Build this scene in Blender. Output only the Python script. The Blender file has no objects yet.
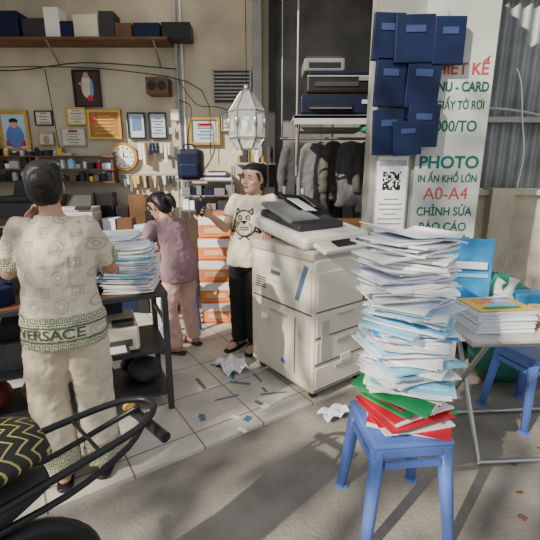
import bpy, bmesh, math, random
from mathutils import Vector, Matrix, Euler
from mathutils.bvhtree import BVHTree
random.seed(7)
R=random.random
def U(a,b): return a+(b-a)*R()
V=Vector
COL=bpy.context.scene.collection

# ------------------------------------------------------------ materials
MC={}
def mat(name,col,rough=.6,metal=0.,var=.12,vs=6.,bump=0.,bs=40.,spec=.4,emit=0.,alpha=1.,trans=0.):
    if name in MC: return MC[name]
    m=bpy.data.materials.new(name); m.use_nodes=True
    nt=m.node_tree; b=nt.nodes['Principled BSDF']
    b.inputs['Roughness'].default_value=rough; b.inputs['Metallic'].default_value=metal
    b.inputs['Specular IOR Level'].default_value=spec
    b.inputs['Alpha'].default_value=alpha
    b.inputs['Transmission Weight'].default_value=trans
    tc=nt.nodes.new('ShaderNodeTexCoord')
    n=nt.nodes.new('ShaderNodeTexNoise'); n.inputs['Scale'].default_value=vs; n.inputs['Detail'].default_value=5
    nt.links.new(tc.outputs['Object'],n.inputs['Vector'])
    r=nt.nodes.new('ShaderNodeValToRGB')
    r.color_ramp.elements[0].position=.3; r.color_ramp.elements[1].position=.7
    r.color_ramp.elements[0].color=[max(0,c*(1-var)) for c in col]+[1]
    r.color_ramp.elements[1].color=[min(1,c*(1+var)) for c in col]+[1]
    nt.links.new(n.outputs['Fac'],r.inputs['Fac']); nt.links.new(r.outputs['Color'],b.inputs['Base Color'])
    if emit>0:
        b.inputs['Emission Color'].default_value=list(col)+[1]; b.inputs['Emission Strength'].default_value=emit
    if bump>0:
        n2=nt.nodes.new('ShaderNodeTexNoise'); n2.inputs['Scale'].default_value=bs; n2.inputs['Detail'].default_value=4
        nt.links.new(tc.outputs['Object'],n2.inputs['Vector'])
        bp=nt.nodes.new('ShaderNodeBump'); bp.inputs['Strength'].default_value=bump; bp.inputs['Distance'].default_value=.01
        nt.links.new(n2.outputs['Fac'],bp.inputs['Height']); nt.links.new(bp.outputs['Normal'],b.inputs['Normal'])
    MC[name]=m; return m
class NX:
    """tiny node-math helper"""
    def __init__(s,m): s.nt=m.node_tree
    def val(s,sock,x):
        if isinstance(x,(int,float)): sock.default_value=x
        else: s.nt.links.new(x,sock)
    def m(s,op,a,b=None,c=None):
        n=s.nt.nodes.new('ShaderNodeMath'); n.operation=op
        s.val(n.inputs[0],a)
        if b is not None: s.val(n.inputs[1],b)
        if c is not None: s.val(n.inputs[2],c)
        return n.outputs[0]
    def xyz(s):
        tc=s.nt.nodes.new('ShaderNodeTexCoord'); x=s.nt.nodes.new('ShaderNodeSeparateXYZ')
        s.nt.links.new(tc.outputs['Object'],x.inputs[0]); return x.outputs
    def mix(s,f,a,b):
        n=s.nt.nodes.new('ShaderNodeMix'); n.data_type='RGBA'
        s.val(n.inputs[0],f)
        for k,x in ((6,a),(7,b)):
            if isinstance(x,tuple): n.inputs[k].default_value=list(x)+[1]
            else: s.nt.links.new(x,n.inputs[k])
        return n.outputs[2]
    def base(s):
        b=s.nt.nodes['Principled BSDF']; return b.inputs['Base Color']
    def basecol(s):
        return s.base().links[0].from_socket

white=mat('paper_white',(.86,.86,.88),.7,var=.04)
paper2=mat('paper_bluish',(.62,.70,.85),.7,var=.05)
paper3=mat('paper_grey',(.55,.58,.64),.7,var=.1)
cream=mat('copier_cream',(.76,.71,.59),.45,var=.06)
cream2=mat('copier_grey',(.50,.47,.41),.45,var=.05)
seam=mat('seam_dark',(.07,.065,.06),.6)
black=mat('black_plastic',(.012,.012,.014),.4)
dark=mat('dark_grey',(.035,.035,.04),.6)
grey=mat('mid_grey',(.18,.18,.19),.6)
lgrey=mat('light_grey',(.42,.42,.42),.55)
navy=mat('navy_plastic',(.006,.013,.050),.45,var=.2,spec=.25)
navyd=mat('navy_dark_case',(.007,.011,.030),.45,var=.2,spec=.25)
blue=mat('blue_plastic',(.12,.21,.60),.35,var=.05)
blue2=mat('blue_print',(.03,.28,.62),.35,var=.5,vs=5)
cyan=mat('cyan_print',(.28,.62,.82),.4,var=.2)
red=mat('red_cover',(.58,.015,.04),.45)
green=mat('green_cover',(.02,.28,.10),.45)
gtxt=mat('green_letters',(.0,.10,.06),.6)
rtxt=mat('red_letters',(.45,.05,.05),.6)
orange=mat('orange_card',(.80,.25,.08),.6)
yellow=mat('yellow_card',(.80,.50,.06),.5)
gold=mat('gold_frame',(.60,.36,.06),.35,.5)
wood=mat('brown_wood',(.15,.07,.03),.5,var=.3)
metal=mat('steel_tube',(.45,.45,.45),.3,.8)
tblmetal=mat('table_frame_metal',(.06,.065,.07),.4,.5)
glass=mat('clear_glass',(.85,.9,.95),.05,alpha=.3)
plasticbag=mat('translucent_bag',(.75,.82,.8),.2,alpha=.7,bump=.6,bs=25)
skin=mat('skin',(.58,.35,.25),.5,var=.06)
skin2=mat('skin_tan',(.48,.27,.18),.5,var=.06)
lip=mat('lips',(.42,.10,.10),.4)
hairm=mat('black_hair',(.010,.008,.008),.38,var=.1,bump=.25,bs=150)
sack=mat('green_sack',(.02,.15,.11),.6,var=.3,bump=.7,bs=15)
teal=mat('teal_cloth',(.03,.17,.20),.7,var=.3)
bluetape=mat('blue_tape',(.10,.18,.28),.5)

# ------------------------------------------------------------ mesh builder
class B:
    def __init__(s,name): s.name=name; s.bm=bmesh.new(); s.mats=[]
    def mi(s,m):
        if m not in s.mats: s.mats.append(m)
        return s.mats.index(m)
    def _add(s,verts,faces,m,M=None,smooth=False):
        i=s.mi(m); vs=[s.bm.verts.new(M@V(v) if M else V(v)) for v in verts]
        for f in faces:
            try:
                fc=s.bm.faces.new([vs[k] for k in f]); fc.material_index=i; fc.smooth=smooth
            except ValueError: pass
    def box(s,c,size,m,rot=(0,0,0),bev=0.,taper=1.):
        M=Matrix.Translation(V(c))@Euler(rot).to_matrix().to_4x4()
        x,y,z=[k/2 for k in size]
        if bev<=0:
            vs=[(a*x*(taper if cc>0 else 1),b*y*(taper if cc>0 else 1),cc*z) for a in(-1,1) for b in(-1,1) for cc in(-1,1)]
            s._add(vs,[(0,1,3,2),(4,6,7,5),(0,4,5,1),(2,3,7,6),(0,2,6,4),(1,5,7,3)],m,M); return
        t=bmesh.new(); bmesh.ops.create_cube(t,size=1)
        for v in t.verts:
            v.co=V((v.co.x*size[0],v.co.y*size[1],v.co.z*size[2]))
            if v.co.z>0: v.co.x*=taper; v.co.y*=taper
        bmesh.ops.bevel(t,geom=t.edges[:],offset=bev,segments=2,affect='EDGES',profile=.5)
        t.verts.index_update()
        s._add([v.co.copy() for v in t.verts],[[v.index for v in f.verts] for f in t.faces],m,M); t.free()
    def cyl(s,p1,p2,r1,m,r2=None,seg=14,caps=True):
        p1=V(p1);p2=V(p2); r2=r1 if r2 is None else r2
        d=(p2-p1).normalized(); a=d.orthogonal().normalized(); b=d.cross(a)
        vs=[];n=seg
        for p,r in((p1,r1),(p2,r2)):
            for k in range(n):
                t=2*math.pi*k/n; vs.append(p+a*math.cos(t)*r+b*math.sin(t)*r)
        s._add(vs,[(k,(k+1)%n,n+(k+1)%n,n+k) for k in range(n)],m,smooth=True)
        if caps:
            s._add(vs[:n],[tuple(range(n))[::-1]],m); s._add(vs[n:],[tuple(range(n))],m)
    def ell(s,c,r,m,rot=(0,0,0),seg=16,rings=10,M0=None):
        M=(M0 if M0 else Matrix.Translation(V(c))@Euler(rot).to_matrix().to_4x4())
        vs=[(0,0,r[2])];
        for i in range(1,rings):
            p=math.pi*i/rings
            for k in range(seg):
                t=2*math.pi*k/seg; vs.append((r[0]*math.sin(p)*math.cos(t),r[1]*math.sin(p)*math.sin(t),r[2]*math.cos(p)))
        vs.append((0,0,-r[2])); f=[]
        for k in range(seg):
            f.append((0,1+k,1+(k+1)%seg))
            for i in range(rings-2):
                a=1+i*seg; f.append((a+k,a+seg+k,a+seg+(k+1)%seg,a+(k+1)%seg))
            a=1+(rings-2)*seg; f.append((a+k,len(vs)-1,a+(k+1)%seg))
        s._add(vs,f,m,M,True)
    def loft(s,rings,m,n=20,sub=4,cap=True):
        # rings (c,xdir,ydir,rx,ry)
        out=[];K=len(rings)
        def cr(p0,p1,p2,p3,t): return .5*((2*p1)+(p2-p0)*t+(2*p0-5*p1+4*p2-p3)*t*t+(3*p1-p0-3*p2+p3)*t**3)
        for i in range(K-1):
            q=[rings[max(0,i-1)],rings[i],rings[i+1],rings[min(K-1,i+2)]]
            for j in range(sub):
                t=j/sub
                c=cr(*[V(k[0]) for k in q],t); xd=V(q[1][1]).lerp(V(q[2][1]),t).normalized(); yd=V(q[1][2]).lerp(V(q[2][2]),t).normalized()
                out.append((c,xd,yd,max(.001,cr(*[k[3] for k in q],t)),max(.001,cr(*[k[4] for k in q],t))))
        out.append(tuple(rings[-1])); vs=[]
        for c,xd,yd,rx,ry in out:
            for k in range(n):
                a=2*math.pi*k/n; vs.append(V(c)+V(xd)*rx*math.cos(a)+V(yd)*ry*math.sin(a))
        f=[]
        for i in range(len(out)-1):
            for k in range(n): f.append((i*n+k,i*n+(k+1)%n,(i+1)*n+(k+1)%n,(i+1)*n+k))
        if cap:
            f.append(tuple(range(n))[::-1]); f.append(tuple((len(out)-1)*n+k for k in range(n)))
        s._add(vs,f,m,smooth=True)
    def tube(s,pts,rad,m,n=10,sub=4,flat=1.):
        pts=[V(p) for p in pts]
        if not isinstance(rad,(list,tuple)): rad=[rad]*len(pts)
        rings=[];prev=None
        for i,p in enumerate(pts):
            t=(pts[min(i+1,len(pts)-1)]-pts[max(i-1,0)]).normalized()
            a=t.orthogonal().normalized() if prev is None else (prev-t*prev.dot(t)).normalized()
            prev=a; rings.append((p,a,t.cross(a),rad[i],rad[i]*flat))
        s.loft(rings,m,n,sub)
    def text(s,st,size,M,m,ext=.001,align='CENTER',bold=0.,sx=1.):
        c=bpy.data.curves.new('t','FONT'); c.body=st; c.size=size; c.extrude=ext; c.align_x=align; c.align_y='CENTER'; c.offset=bold
        o=bpy.data.objects.new('t',c); COL.objects.link(o); bpy.context.view_layer.update()
        me=o.evaluated_get(bpy.context.evaluated_depsgraph_get()).to_mesh()
        s._add([(v.co.x*sx,v.co.y,v.co.z) for v in me.vertices],[tuple(p.vertices) for p in me.polygons],m,M)
        bpy.data.objects.remove(o); bpy.data.curves.remove(c)
    def sheet(s,c,w,d,th,rz,m,dx=0.,dy=0.,tilt=(0,0),n=6):
        # slightly bent booklet
        M=Matrix.Translation(V(c))@Euler((tilt[0],tilt[1],rz)).to_matrix().to_4x4()
        vs=[];N=n+1
        for lay in(0,1):
            for i in range(N):
                for j in range(3):
                    x=(i/n-.5);y=(j/2-.5)
                    z=(-th/2 if lay==0 else th/2)+dx*max(0,x*2-.1)**2+dy*max(0,-x*2-.1)**2
                    vs.append((x*w,y*d,z))
        f=[];K=N*3
        for i in range(n):
            for j in range(2):
                a=i*3+j; f.append((a,a+1,a+4,a+3)); f.append((K+a,K+a+3,K+a+4,K+a+1))
            f.append((i*3,i*3+3,K+i*3+3,K+i*3)); f.append((i*3+2,K+i*3+2,K+i*3+5,i*3+5))
        f.append((0,K,K+1,1));f.append((1,K+1,K+2,2)); e=n*3
        f.append((e,e+1,K+e+1,K+e));f.append((e+1,e+2,K+e+2,K+e+1))
        s._add(vs,f,m,M)
    def done(s,loc=(0,0,0),rz=0.,parent=None,rot=None,fix=True):
        if fix: bmesh.ops.recalc_face_normals(s.bm,faces=s.bm.faces[:])
        me=bpy.data.meshes.new(s.name); s.bm.to_mesh(me); s.bm.free()
        for m in s.mats: me.materials.append(m)
        o=bpy.data.objects.new(s.name,me); COL.objects.link(o)
        o.location=loc; o.rotation_euler=rot if rot else (0,0,rz)
        if parent: o.parent=parent
        return o
def empty(name,loc=(0,0,0),rz=0):
    e=bpy.data.objects.new(name,None); COL.objects.link(e); e.location=loc; e.rotation_euler=(0,0,rz); e.empty_display_size=.1; return e
def TM(loc,rx=math.pi/2,ry=0,rz=0): return Matrix.Translation(V(loc))@Euler((rx,ry,rz)).to_matrix().to_4x4()

# ------------------------------------------------------------ camera / world / sun
cam=bpy.data.cameras.new('camera'); co=bpy.data.objects.new('camera',cam); COL.objects.link(co)
cam.sensor_width=36; cam.lens=36*400/540; co.location=(0,0,1.55); co.rotation_euler=(math.radians(76),0,0); cam.clip_start=.02
bpy.context.scene.camera=co
w=bpy.data.worlds.new('world'); bpy.context.scene.world=w; w.use_nodes=True
bg=w.node_tree.nodes['Background']; bg.inputs[0].default_value=(.92,.96,1,1); bg.inputs[1].default_value=.85
sd=bpy.data.lights.new('sun','SUN'); sd.energy=7.5; sd.angle=.012; sd.color=(1,.91,.75)
so=bpy.data.objects.new('sun',sd); COL.objects.link(so)
sdir=V((.72,.69,-.62)).normalized(); so.rotation_euler=sdir.to_track_quat('-Z','Y').to_euler(); so.location=(-5,-5,6)

# ------------------------------------------------------------ floor
RA=math.radians(34)
tile=mat('tile_floor_mat',(.56,.53,.46),.4,var=.2,vs=3)
nx=NX(tile); tc=nx.nt.nodes.new('ShaderNodeTexCoord'); mp=nx.nt.nodes.new('ShaderNodeMapping'); mp.inputs['Rotation'].default_value=(0,0,-RA)
br=nx.nt.nodes.new('ShaderNodeTexBrick'); br.offset=0; br.inputs['Scale'].default_value=1; br.inputs['Brick Width'].default_value=.4; br.inputs['Row Height'].default_value=.4; br.inputs['Mortar Size'].default_value=.005
nx.nt.links.new(tc.outputs['Object'],mp.inputs[0]); nx.nt.links.new(mp.outputs[0],br.inputs['Vector'])
nx.nt.links.new(nx.mix(br.outputs['Fac'],nx.basecol(),(.2,.17,.14)),nx.base())
conc=mat('concrete_ground',(.24,.22,.19),.85,var=.35,vs=2.5,bump=.5,bs=60)
b=B('ground_pavement'); b.box((0,0,-.05),(24,24,.08),conc); b.done()
b=B('floor')
p0=V((-.449,1.93,0)); d=V((math.cos(RA),math.sin(RA),0)); 
pts=[p0-d*3.7,p0+d*2.25,V((1.42,4.85,0)),V((-3.7,4.85,0)),]
pts=[(p.x,p.y) for p in pts]
vs=[(x,y,-.02) for x,y in pts]+[(x,y,.012) for x,y in pts]
b._add(vs,[(0,1,2,3)[::-1],(4,5,6,7)]+[(i,(i+1)%4,4+(i+1)%4,4+i) for i in range(4)],tile); b.done()

# ------------------------------------------------------------ walls
wallm=mat('wall_plaster',(.54,.48,.37),.8,var=.25,vs=2.2,bump=.2,bs=12)
walld=mat('wall_plaster_shaded',(.18,.18,.17),.85,var=.4,vs=3)  # darker copy of the plaster; shade behind the copier put into its colour
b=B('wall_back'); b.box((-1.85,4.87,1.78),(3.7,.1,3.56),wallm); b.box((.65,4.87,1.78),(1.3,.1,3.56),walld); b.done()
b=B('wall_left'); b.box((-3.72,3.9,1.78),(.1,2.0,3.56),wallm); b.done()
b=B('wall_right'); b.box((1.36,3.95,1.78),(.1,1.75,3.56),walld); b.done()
b=B('ceiling'); b.box((-1.17,4.05,3.59),(5.2,1.74,.06),mat('ceiling_white',(.6,.58,.52),.8)); b.done()
b=B('trim_1'); b.box((-.14,4.78,1.78),(.10,.08,3.54),lgrey,bev=.004); b.box((.02,4.77,1.78),(.07,.08,3.54),dark); b.done()  # pale post; the dark strip beside it paints in a shaded gap
concy=mat('old_concrete_wall',(.50,.45,.34),.9,var=.3,vs=3,bump=.5,bs=20)
b=B('wall_outer'); b.box((3.5,4.1,.65),(4.1,.16,1.34),concy); b.box((3.5,4.08,1.34),(4.14,.22,.05),concy); b.box((2.25,4.0,.69),(.22,.18,1.38),concy); b.done()
cm=mat('corrugated_metal',(.22,.23,.23),.5,.4,var=.35,vs=3)
b=B('corrugated_fence'); n=230;x0=1.45;x1=5.5;vs=[];f=[]
for i in range(n):
    x=x0+(x1-x0)*i/(n-1); y=4.12+.018*math.sin(i*2*math.pi/6)
    vs+= [(x,y,1.37),(x,y,3.7)]
for i in range(n-1): f.append((2*i,2*i+2,2*i+3,2*i+1))
b._add(vs,f,cm,smooth=True); b.box((3.5,4.06,2.02),(4.1,.035,.05),lgrey); b.box((3.5,4.06,3.1),(4.1,.04,.05),lgrey); b.done()
b=B('broken_cable'); b.tube([(1.9,4.0,2.12),(2.2,3.98,2.1),(2.5,3.97,2.05),(2.8,3.98,1.95),(3.3,4.0,1.86)],.012,lgrey,n=8); b.tube([(2.25,3.98,2.45),(2.3,3.96,2.3),(2.36,3.97,2.0),(2.42,3.97,1.7),(2.4,3.97,1.38)],.007,white,n=6); b.done()

# pillar and sign
pil=mat('pillar_paint',(.32,.32,.30),.8,var=.25,vs=4)
b=B('wall_pillar'); b.box((1.09,3.02,1.79),(.76,.2,3.58),pil); b.done()
bann=mat('banner_sheet',(.48,.52,.47),.5,var=.18,vs=1.5)
b=B('shop_sign_banner'); b.box((1.25,2.905,1.80),(.47,.02,2.4),bann)
def st(t,z,s,m,sx=1.,x=1.25,bold=.0): b.text(t,s,TM((x,2.893,z)),m,bold=bold,sx=sx)
st('THIẾT KẾ',2.20,.1,rtxt,.95,bold=.002); st('MENU - CARD',2.09,.085,gtxt,.8,bold=.002)
st('IN GIẤY TỜ RƠI',1.975,.075,gtxt,.75,bold=.001); st('1000/TO',1.84,.10,gtxt,.9,bold=.001)
st('PHOTO',1.60,.115,mat('teal_letters',(.0,.13,.11),.6),1.05,bold=.003)
st('IN ẤN KHỔ LỚN',1.49,.07,gtxt,.8,bold=.001); st('A0-A4',1.385,.12,rtxt,1.0,bold=.0)
st('CHỈNH SỬA',1.26,.085,gtxt,.85,bold=.001); st('BÁO CÁO',1.15,.085,gtxt,.9,bold=.001); st('CHUYÊN NGHIỆP',1.05,.07,gtxt,.75,bold=.001)
b.done()
b=B('qr_code_notice'); b.box((.86,2.90,1.36),(.23,.012,.60),lgrey); b.box((.86,2.893,1.36),(.21,.006,.57),white); b.box((.86,2.889,1.60),(.19,.003,.04),lgrey)
for i in range(11):
    for j in range(11):
        if R()<.5 or (i in(0,10) and j<3): b.box((.80+i*.0115,2.889,1.42+j*.0115),(.0115,.003,.0115),black)
for k in range(7): b.box((.86,2.889,1.35-k*.035),(.17 if k%3 else .1,.003,.007),grey)
b.done()
b=B('hanging_binders')
for (x,z,r,yy,w_,h_) in [(.79,2.11,.03,0,.2,.3),(.80,1.80,-.04,0,.21,.29),(1.0,2.10,.05,-.02,.22,.31),(1.02,1.84,.02,-.03,.21,.27),(.92,1.76,-.05,-.035,.19,.22),(.92,2.36,-.02,-.03,.25,.28),(1.14,2.35,.0,-.03,.2,.28),(.76,2.38,.03,0,.2,.28)]:
    b.box((x,2.86+yy,z),(w_,.035,h_),navy,rot=(0,r,0),bev=.006); b.box((x,2.84+yy,z+h_*.2),(w_*.5,.006,h_*.14),mat('label_blue',(.03,.05,.15),.5),rot=(0,r,0))
    b.cyl((x,2.86+yy,z+h_*.5),(x,2.89,z+h_*.5+.05),.003,metal,seg=6)
b.done()

# ------------------------------------------------------------ frames
def frame(name,x,z,w,h,fm,inner,fw=.02,parts=()):
    b=B(name); y=4.80
    b.box((x,y,z),(w,.02,h),inner)
    for sx in(-1,1): b.box((x+sx*(w/2-fw/2),y-.012,z),(fw,.03,h),fm,bev=.003)
    for sz in(-1,1): b.box((x,y-.0125,z+sz*(h/2-fw/2)),(w,.03,fw),fm,bev=.003)
    for (kind,dx,dz,a,c,m) in parts:
        if kind=='b': b.box((x+dx,y-.014,z+dz),(a,.004,c),m)
        else: b.ell((x+dx,y-.014,z+dz),(a/2,.004,c/2),m)
    b.done()
frame('religious_picture',-2.03,2.43,.30,.38,black,mat('pic_dark',(.05,.02,.015),.4),.018,[('e',0,.02,.12,.24,mat('robe_white',(.7,.6,.5),.6)),('e',0,.13,.06,.08,skin2),('b',.03,-.06,.06,.14,red),('e',.05,0,.05,.2,mat('pic_blue',(.2,.35,.6),.5)),('e',-.06,.05,.06,.03,skin2)])
frame('portrait_picture',-2.90,1.98,.34,.44,gold,mat('pic_sky',(.45,.6,.75),.4),.035,[('e',0,-.06,.2,.26,mat('dress_blue',(.1,.2,.55),.5)),('e',0,.07,.09,.11,skin),('e',0,.11,.1,.06,black),('b',0,-.13,.22,.06,red)])
certm=mat('certificate',(.68,.64,.5),.4)
def lines(w,h,m,n=5,frac=.6): return [('b',0,h*(.3-.6*i/(n-1)),w*frac*(1 if i%2 else .6),.008,m) for i in range(n)]
frame('certificate_frame',-2.18,2.14,.23,.19,gold,certm,.015,lines(.23,.19,grey))
frame('certificate_frame',-1.87,2.05,.38,.32,gold,mat('plaque_brown',(.35,.17,.04),.35),.03,lines(.38,.3,yellow,6)+[('e',-.11,.06,.06,.06,red)])
frame('certificate_frame',-2.24,1.92,.28,.20,lgrey,certm,.015,lines(.28,.2,grey)+[('b',0,.06,.1,.02,red)])
frame('license_frame',-1.51,2.04,.20,.28,black,mat('pic_lb',(.5,.58,.65),.4),.014,[('b',0,.02,.1,.14,mat('pic_b2',(.12,.2,.4),.4))])
frame('license_frame',-1.27,2.04,.20,.28,black,mat('pic_lb',(.5,.58,.65),.4),.014,lines(.2,.26,grey,6))
frame('diploma_frame',-.74,1.98,.35,.30,gold,mat('pic_lb',(.5,.58,.65),.4),.03,lines(.3,.24,mat('pic_b2',(.12,.2,.4),.4),5)+[('b',0,.07,.16,.03,red)])
frame('photo_frame',-3.25,1.9,.3,.3,wood,certm,.02,lines(.3,.3,grey))
frame('photo_frame',-2.55,2.12,.2,.16,black,certm,.012,lines(.2,.16,grey,4))
frame('photo_frame',-2.55,1.90,.18,.14,gold,mat('pic_lb',(.5,.58,.65),.4),.012,[('e',0,-.01,.07,.09,skin2)])
frame('notice_frame',-.48,2.08,.14,.20,lgrey,certm,.010,lines(.14,.2,grey,6))
b=B('wall_speaker'); b.box((-1.21,4.72,2.43),(.24,.2,.17),wood,bev=.008)
for s_ in(-.055,.055): b.cyl((-1.21+s_,4.63,2.43),(-1.21+s_,4.612,2.43),.045,black)
b.done()
b=B('wall_clock'); b.cyl((-1.68,4.81,1.70),(-1.68,4.77,1.70),.155,gold,seg=32); b.cyl((-1.68,4.772,1.70),(-1.68,4.766,1.70),.125,white,seg=32)
for k in range(12):
    a=k*math.pi/6; b.box((-1.68+.1*math.sin(a),4.764,1.70+.1*math.cos(a)),(.008,.004,.022),black,rot=(0,a,0))
b.box((-1.68,4.763,1.73),(.008,.004,.07),black); b.box((-1.655,4.763,1.70),(.055,.004,.008),black); b.done()
b=B('window_1'); b.box((-.42,4.80,2.45),(.42,.03,.32),dark)
for i in range(8): b.box((-.42,4.78,2.32+i*.037),(.40,.02,.014),lgrey,rot=(.5,0,0))
for s_ in(-1,1): b.box((-.42+s_*.205,4.775,2.45),(.02,.04,.33),lgrey)
b.done()
b=B('conduit_pipes'); b.cyl((-1.02,4.79,1.0),(-1.02,4.79,3.5),.02,lgrey); b.cyl((-.96,4.80,1.0),(-.96,4.80,3.5),.012,white)
b.tube([(-3.6,4.78,2.66),(-2.8,4.74,2.60),(-2.0,4.74,2.68),(-1.02,4.76,2.62)],.006,black,n=6)
b.tube([(-3.6,4.78,2.62),(-2.6,4.74,2.64),(-1.6,4.74,2.60),(-.75,4.74,2.4),(-.68,4.74,1.7)],.005,black,n=6)
b.tube([(-1.0,4.75,2.3),(-.85,4.6,2.2),(-.9,4.6,1.9),(-.95,4.7,1.6)],.006,black,n=6)
b.tube([(-1.0,4.75,2.5),(-.8,4.7,2.25),(-.55,4.7,2.22),(-.3,4.72,2.1),(-.14,4.7,1.85)],.005,black,n=6)
b.tube([(-2.45,4.75,2.62),(-2.42,4.75,2.2),(-2.4,4.76,1.75)],.005,black,n=6); b.box((-1.06,4.76,2.15),(.09,.05,.12),white,bev=.006); b.box((-1.10,4.76,1.98),(.07,.04,.07),lgrey,bev=.006)
b.done()

# shelves with small goods
cols=[white,paper2,grey,dark,yellow,orange,navy,black,certm,cyan,red,lgrey,wood,blue]
mut=[white,grey,dark,black,certm,lgrey,wood,paper3,dark,lgrey]
dks=[dark,black,grey,navy,wood,dark,black,lgrey,certm,dark,white]
def clutter(b,x0,x1,y,z,hmin,hmax,wmin=.02,wmax=.07,dep=.12,cs=None,ang=.06,skip=(),rnd=0.):
    x=x0
    while x<x1:
        w_=U(wmin,wmax);h=U(hmin,hmax)
        s_=[k for k in skip if x+w_>k[0] and x<k[1]]
        if s_: x=s_[0][1]+.01; continue
        m=random.choice(cs or cols)
        if R()<rnd: b.cyl((x+w_/2,y,z),(x+w_/2,y,z+h),min(w_/2,.045),m,seg=12); b.cyl((x+w_/2,y,z+h),(x+w_/2,y,z+h+.02),min(w_/2,.045)*.6,random.choice(mut),seg=12)
        else: b.box((x+w_/2,y+U(-.01,.01),z+h/2),(w_,dep*U(.7,1),h),m,rot=(0,0,U(-ang,ang)),bev=.003)
        x+=w_+U(.003,.02)
b=B('stationery_shelf')
for z in(1.42,1.56,1.70): b.box((-2.7,4.72,z),(1.9,.18,.015),wood)
for x in(-3.6,-2.7,-1.78): b.box((x,4.74,1.58),(.015,.16,.34),wood)
clutter(b,-3.6,-1.8,4.71,1.428,.05,.125,.03,.10,cs=mut+[yellow,navy],rnd=.4); clutter(b,-3.6,-1.8,4.71,1.568,.05,.125,.03,.11,cs=mut+[red,cyan],rnd=.4); clutter(b,-3.6,-2.2,4.71,1.708,.03,.09,.04,.12,cs=mut+[gold],rnd=.4)
b.done()
b=B('upper_shelf'); b.box((-2.3,4.68,2.86),(2.5,.3,.025),wood)
for x in(-3.4,-2.3,-1.2): b.cyl((x,4.8,2.66),(x,4.55,2.85),.01,metal)
clutter(b,-3.5,-1.1,4.67,2.874,.12,.34,.1,.3,.24,cs=dks)
b.done()
b=B('hanging_merchandise')
b.cyl((-1.74,4.76,1.50),(-1.08,4.76,1.50),.006,metal); b.cyl((-1.5,4.76,1.86),(-1.08,4.76,1.86),.006,metal)
for i in range(17):
    x=-1.72+i*.038; h=U(.08,.2); b.box((x,4.755+U(-.02,.0),1.49-h/2),(.03,.012,h),random.choice([yellow,white,dark,navy,wood,certm,grey]),rot=(0,U(-.1,.1),0))
for i in range(10):
    x=-1.48+i*.041; h=U(.1,.26); b.box((x,4.755+U(-.02,.0),1.85-h/2),(.03,.012,h),random.choice([yellow,white,dark,navy,wood,certm,grey]),rot=(0,U(-.1,.1),0))
b.done()
# back counter
b=B('back_counter'); b.box((-2.28,4.42,.87),(2.56,.66,.04),wood,bev=.004)
for x in(-3.52,-2.65,-1.75,-1.04): b.box((x,4.42,.43),(.04,.6,.85),wood)
b.box((-2.28,4.70,.45),(2.5,.02,.8),dark); b.box((-2.28,4.42,.42),(2.5,.56,.02),wood)
clutter(b,-3.5,-1.25,4.62,.895,.2,.44,.08,.22,.18,cs=dks)
clutter(b,-3.5,-1.2,4.36,.895,.08,.26,.08,.2,.2,cs=dks+[white,paper2],skip=((-2.9,-2.32),(-2.3,-1.80)))
clutter(b,-3.5,-1.2,4.30,.435,.1,.35,.1,.25,.25,cs=dks)
clutter(b,-3.5,-1.2,4.30,.02,.1,.35,.1,.25,.25,cs=dks+[orange])
b.done()
def printer(name,x,y,z,w,d,h,m,rz=0):
    b=B(name); b.box((0,0,h*.4),(w,d,h*.8),m,bev=.015); b.box((0,.02,h*.87),(w*.96,d*.9,h*.14),m,bev=.01)
    b.box((0,-d/2-.001,h*.3),(w*.75,.01,h*.22),seam); b.box((0,-d/2-.06,h*.22),(w*.6,.14,.008),dark); b.box((0,-d/2-.05,h*.24),(w*.5,.12,.006),white)
    b.box((w*.25,-d/2+.03,h*.93),(w*.35,.06,h*.06),dark,rot=(.3,0,0)); b.box((0,d*.35,h*1.1),(w*.6,.02,h*.45),dark,rot=(-.4,0,0))
    b.done((x,y,z),rz)
printer('desktop_printer',-2.05,4.27,.892,.42,.3,.30,mat('office_white',(.52,.50,.46),.5),.1)
printer('desktop_printer',-2.6,4.27,.892,.50,.3,.42,dark,-.05)

# centre rack with backpack & papers
b=B('wire_rack')
for z in(1.12,1.28,1.44): b.box((-.70,4.6,z),(.60,.34,.012),metal)
for x in(-.99,-.41):
    for y in(4.44,4.76): b.cyl((x,y,.012),(x,y,1.60),.009,metal,seg=8)
for i in range(3): b.box((-.60,4.58,1.46+i*.026),(.34-.05*i,.28,.024),[white,dark,paper2][i],rot=(0,0,U(-.1,.1)))
clutter(b,-.96,-.48,4.55,1.288,.06,.12,.05,.12,.22,cs=[navy,white,dark,grey]); clutter(b,-.96,-.48,4.55,1.128,.06,.12,.05,.12,.22,cs=[navy,white,dark,grey,yellow])
b.done()
b=B('navy_backpack'); b.box((-.86,4.5,1.61),(.28,.2,.32),navyd,bev=.05); b.box((-.86,4.39,1.55),(.20,.05,.14),navy,bev=.02); b.tube([(-.91,4.45,1.75),(-.91,4.44,1.81),(-.81,4.44,1.81),(-.81,4.45,1.75)],.008,navyd,n=6); b.done()
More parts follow.
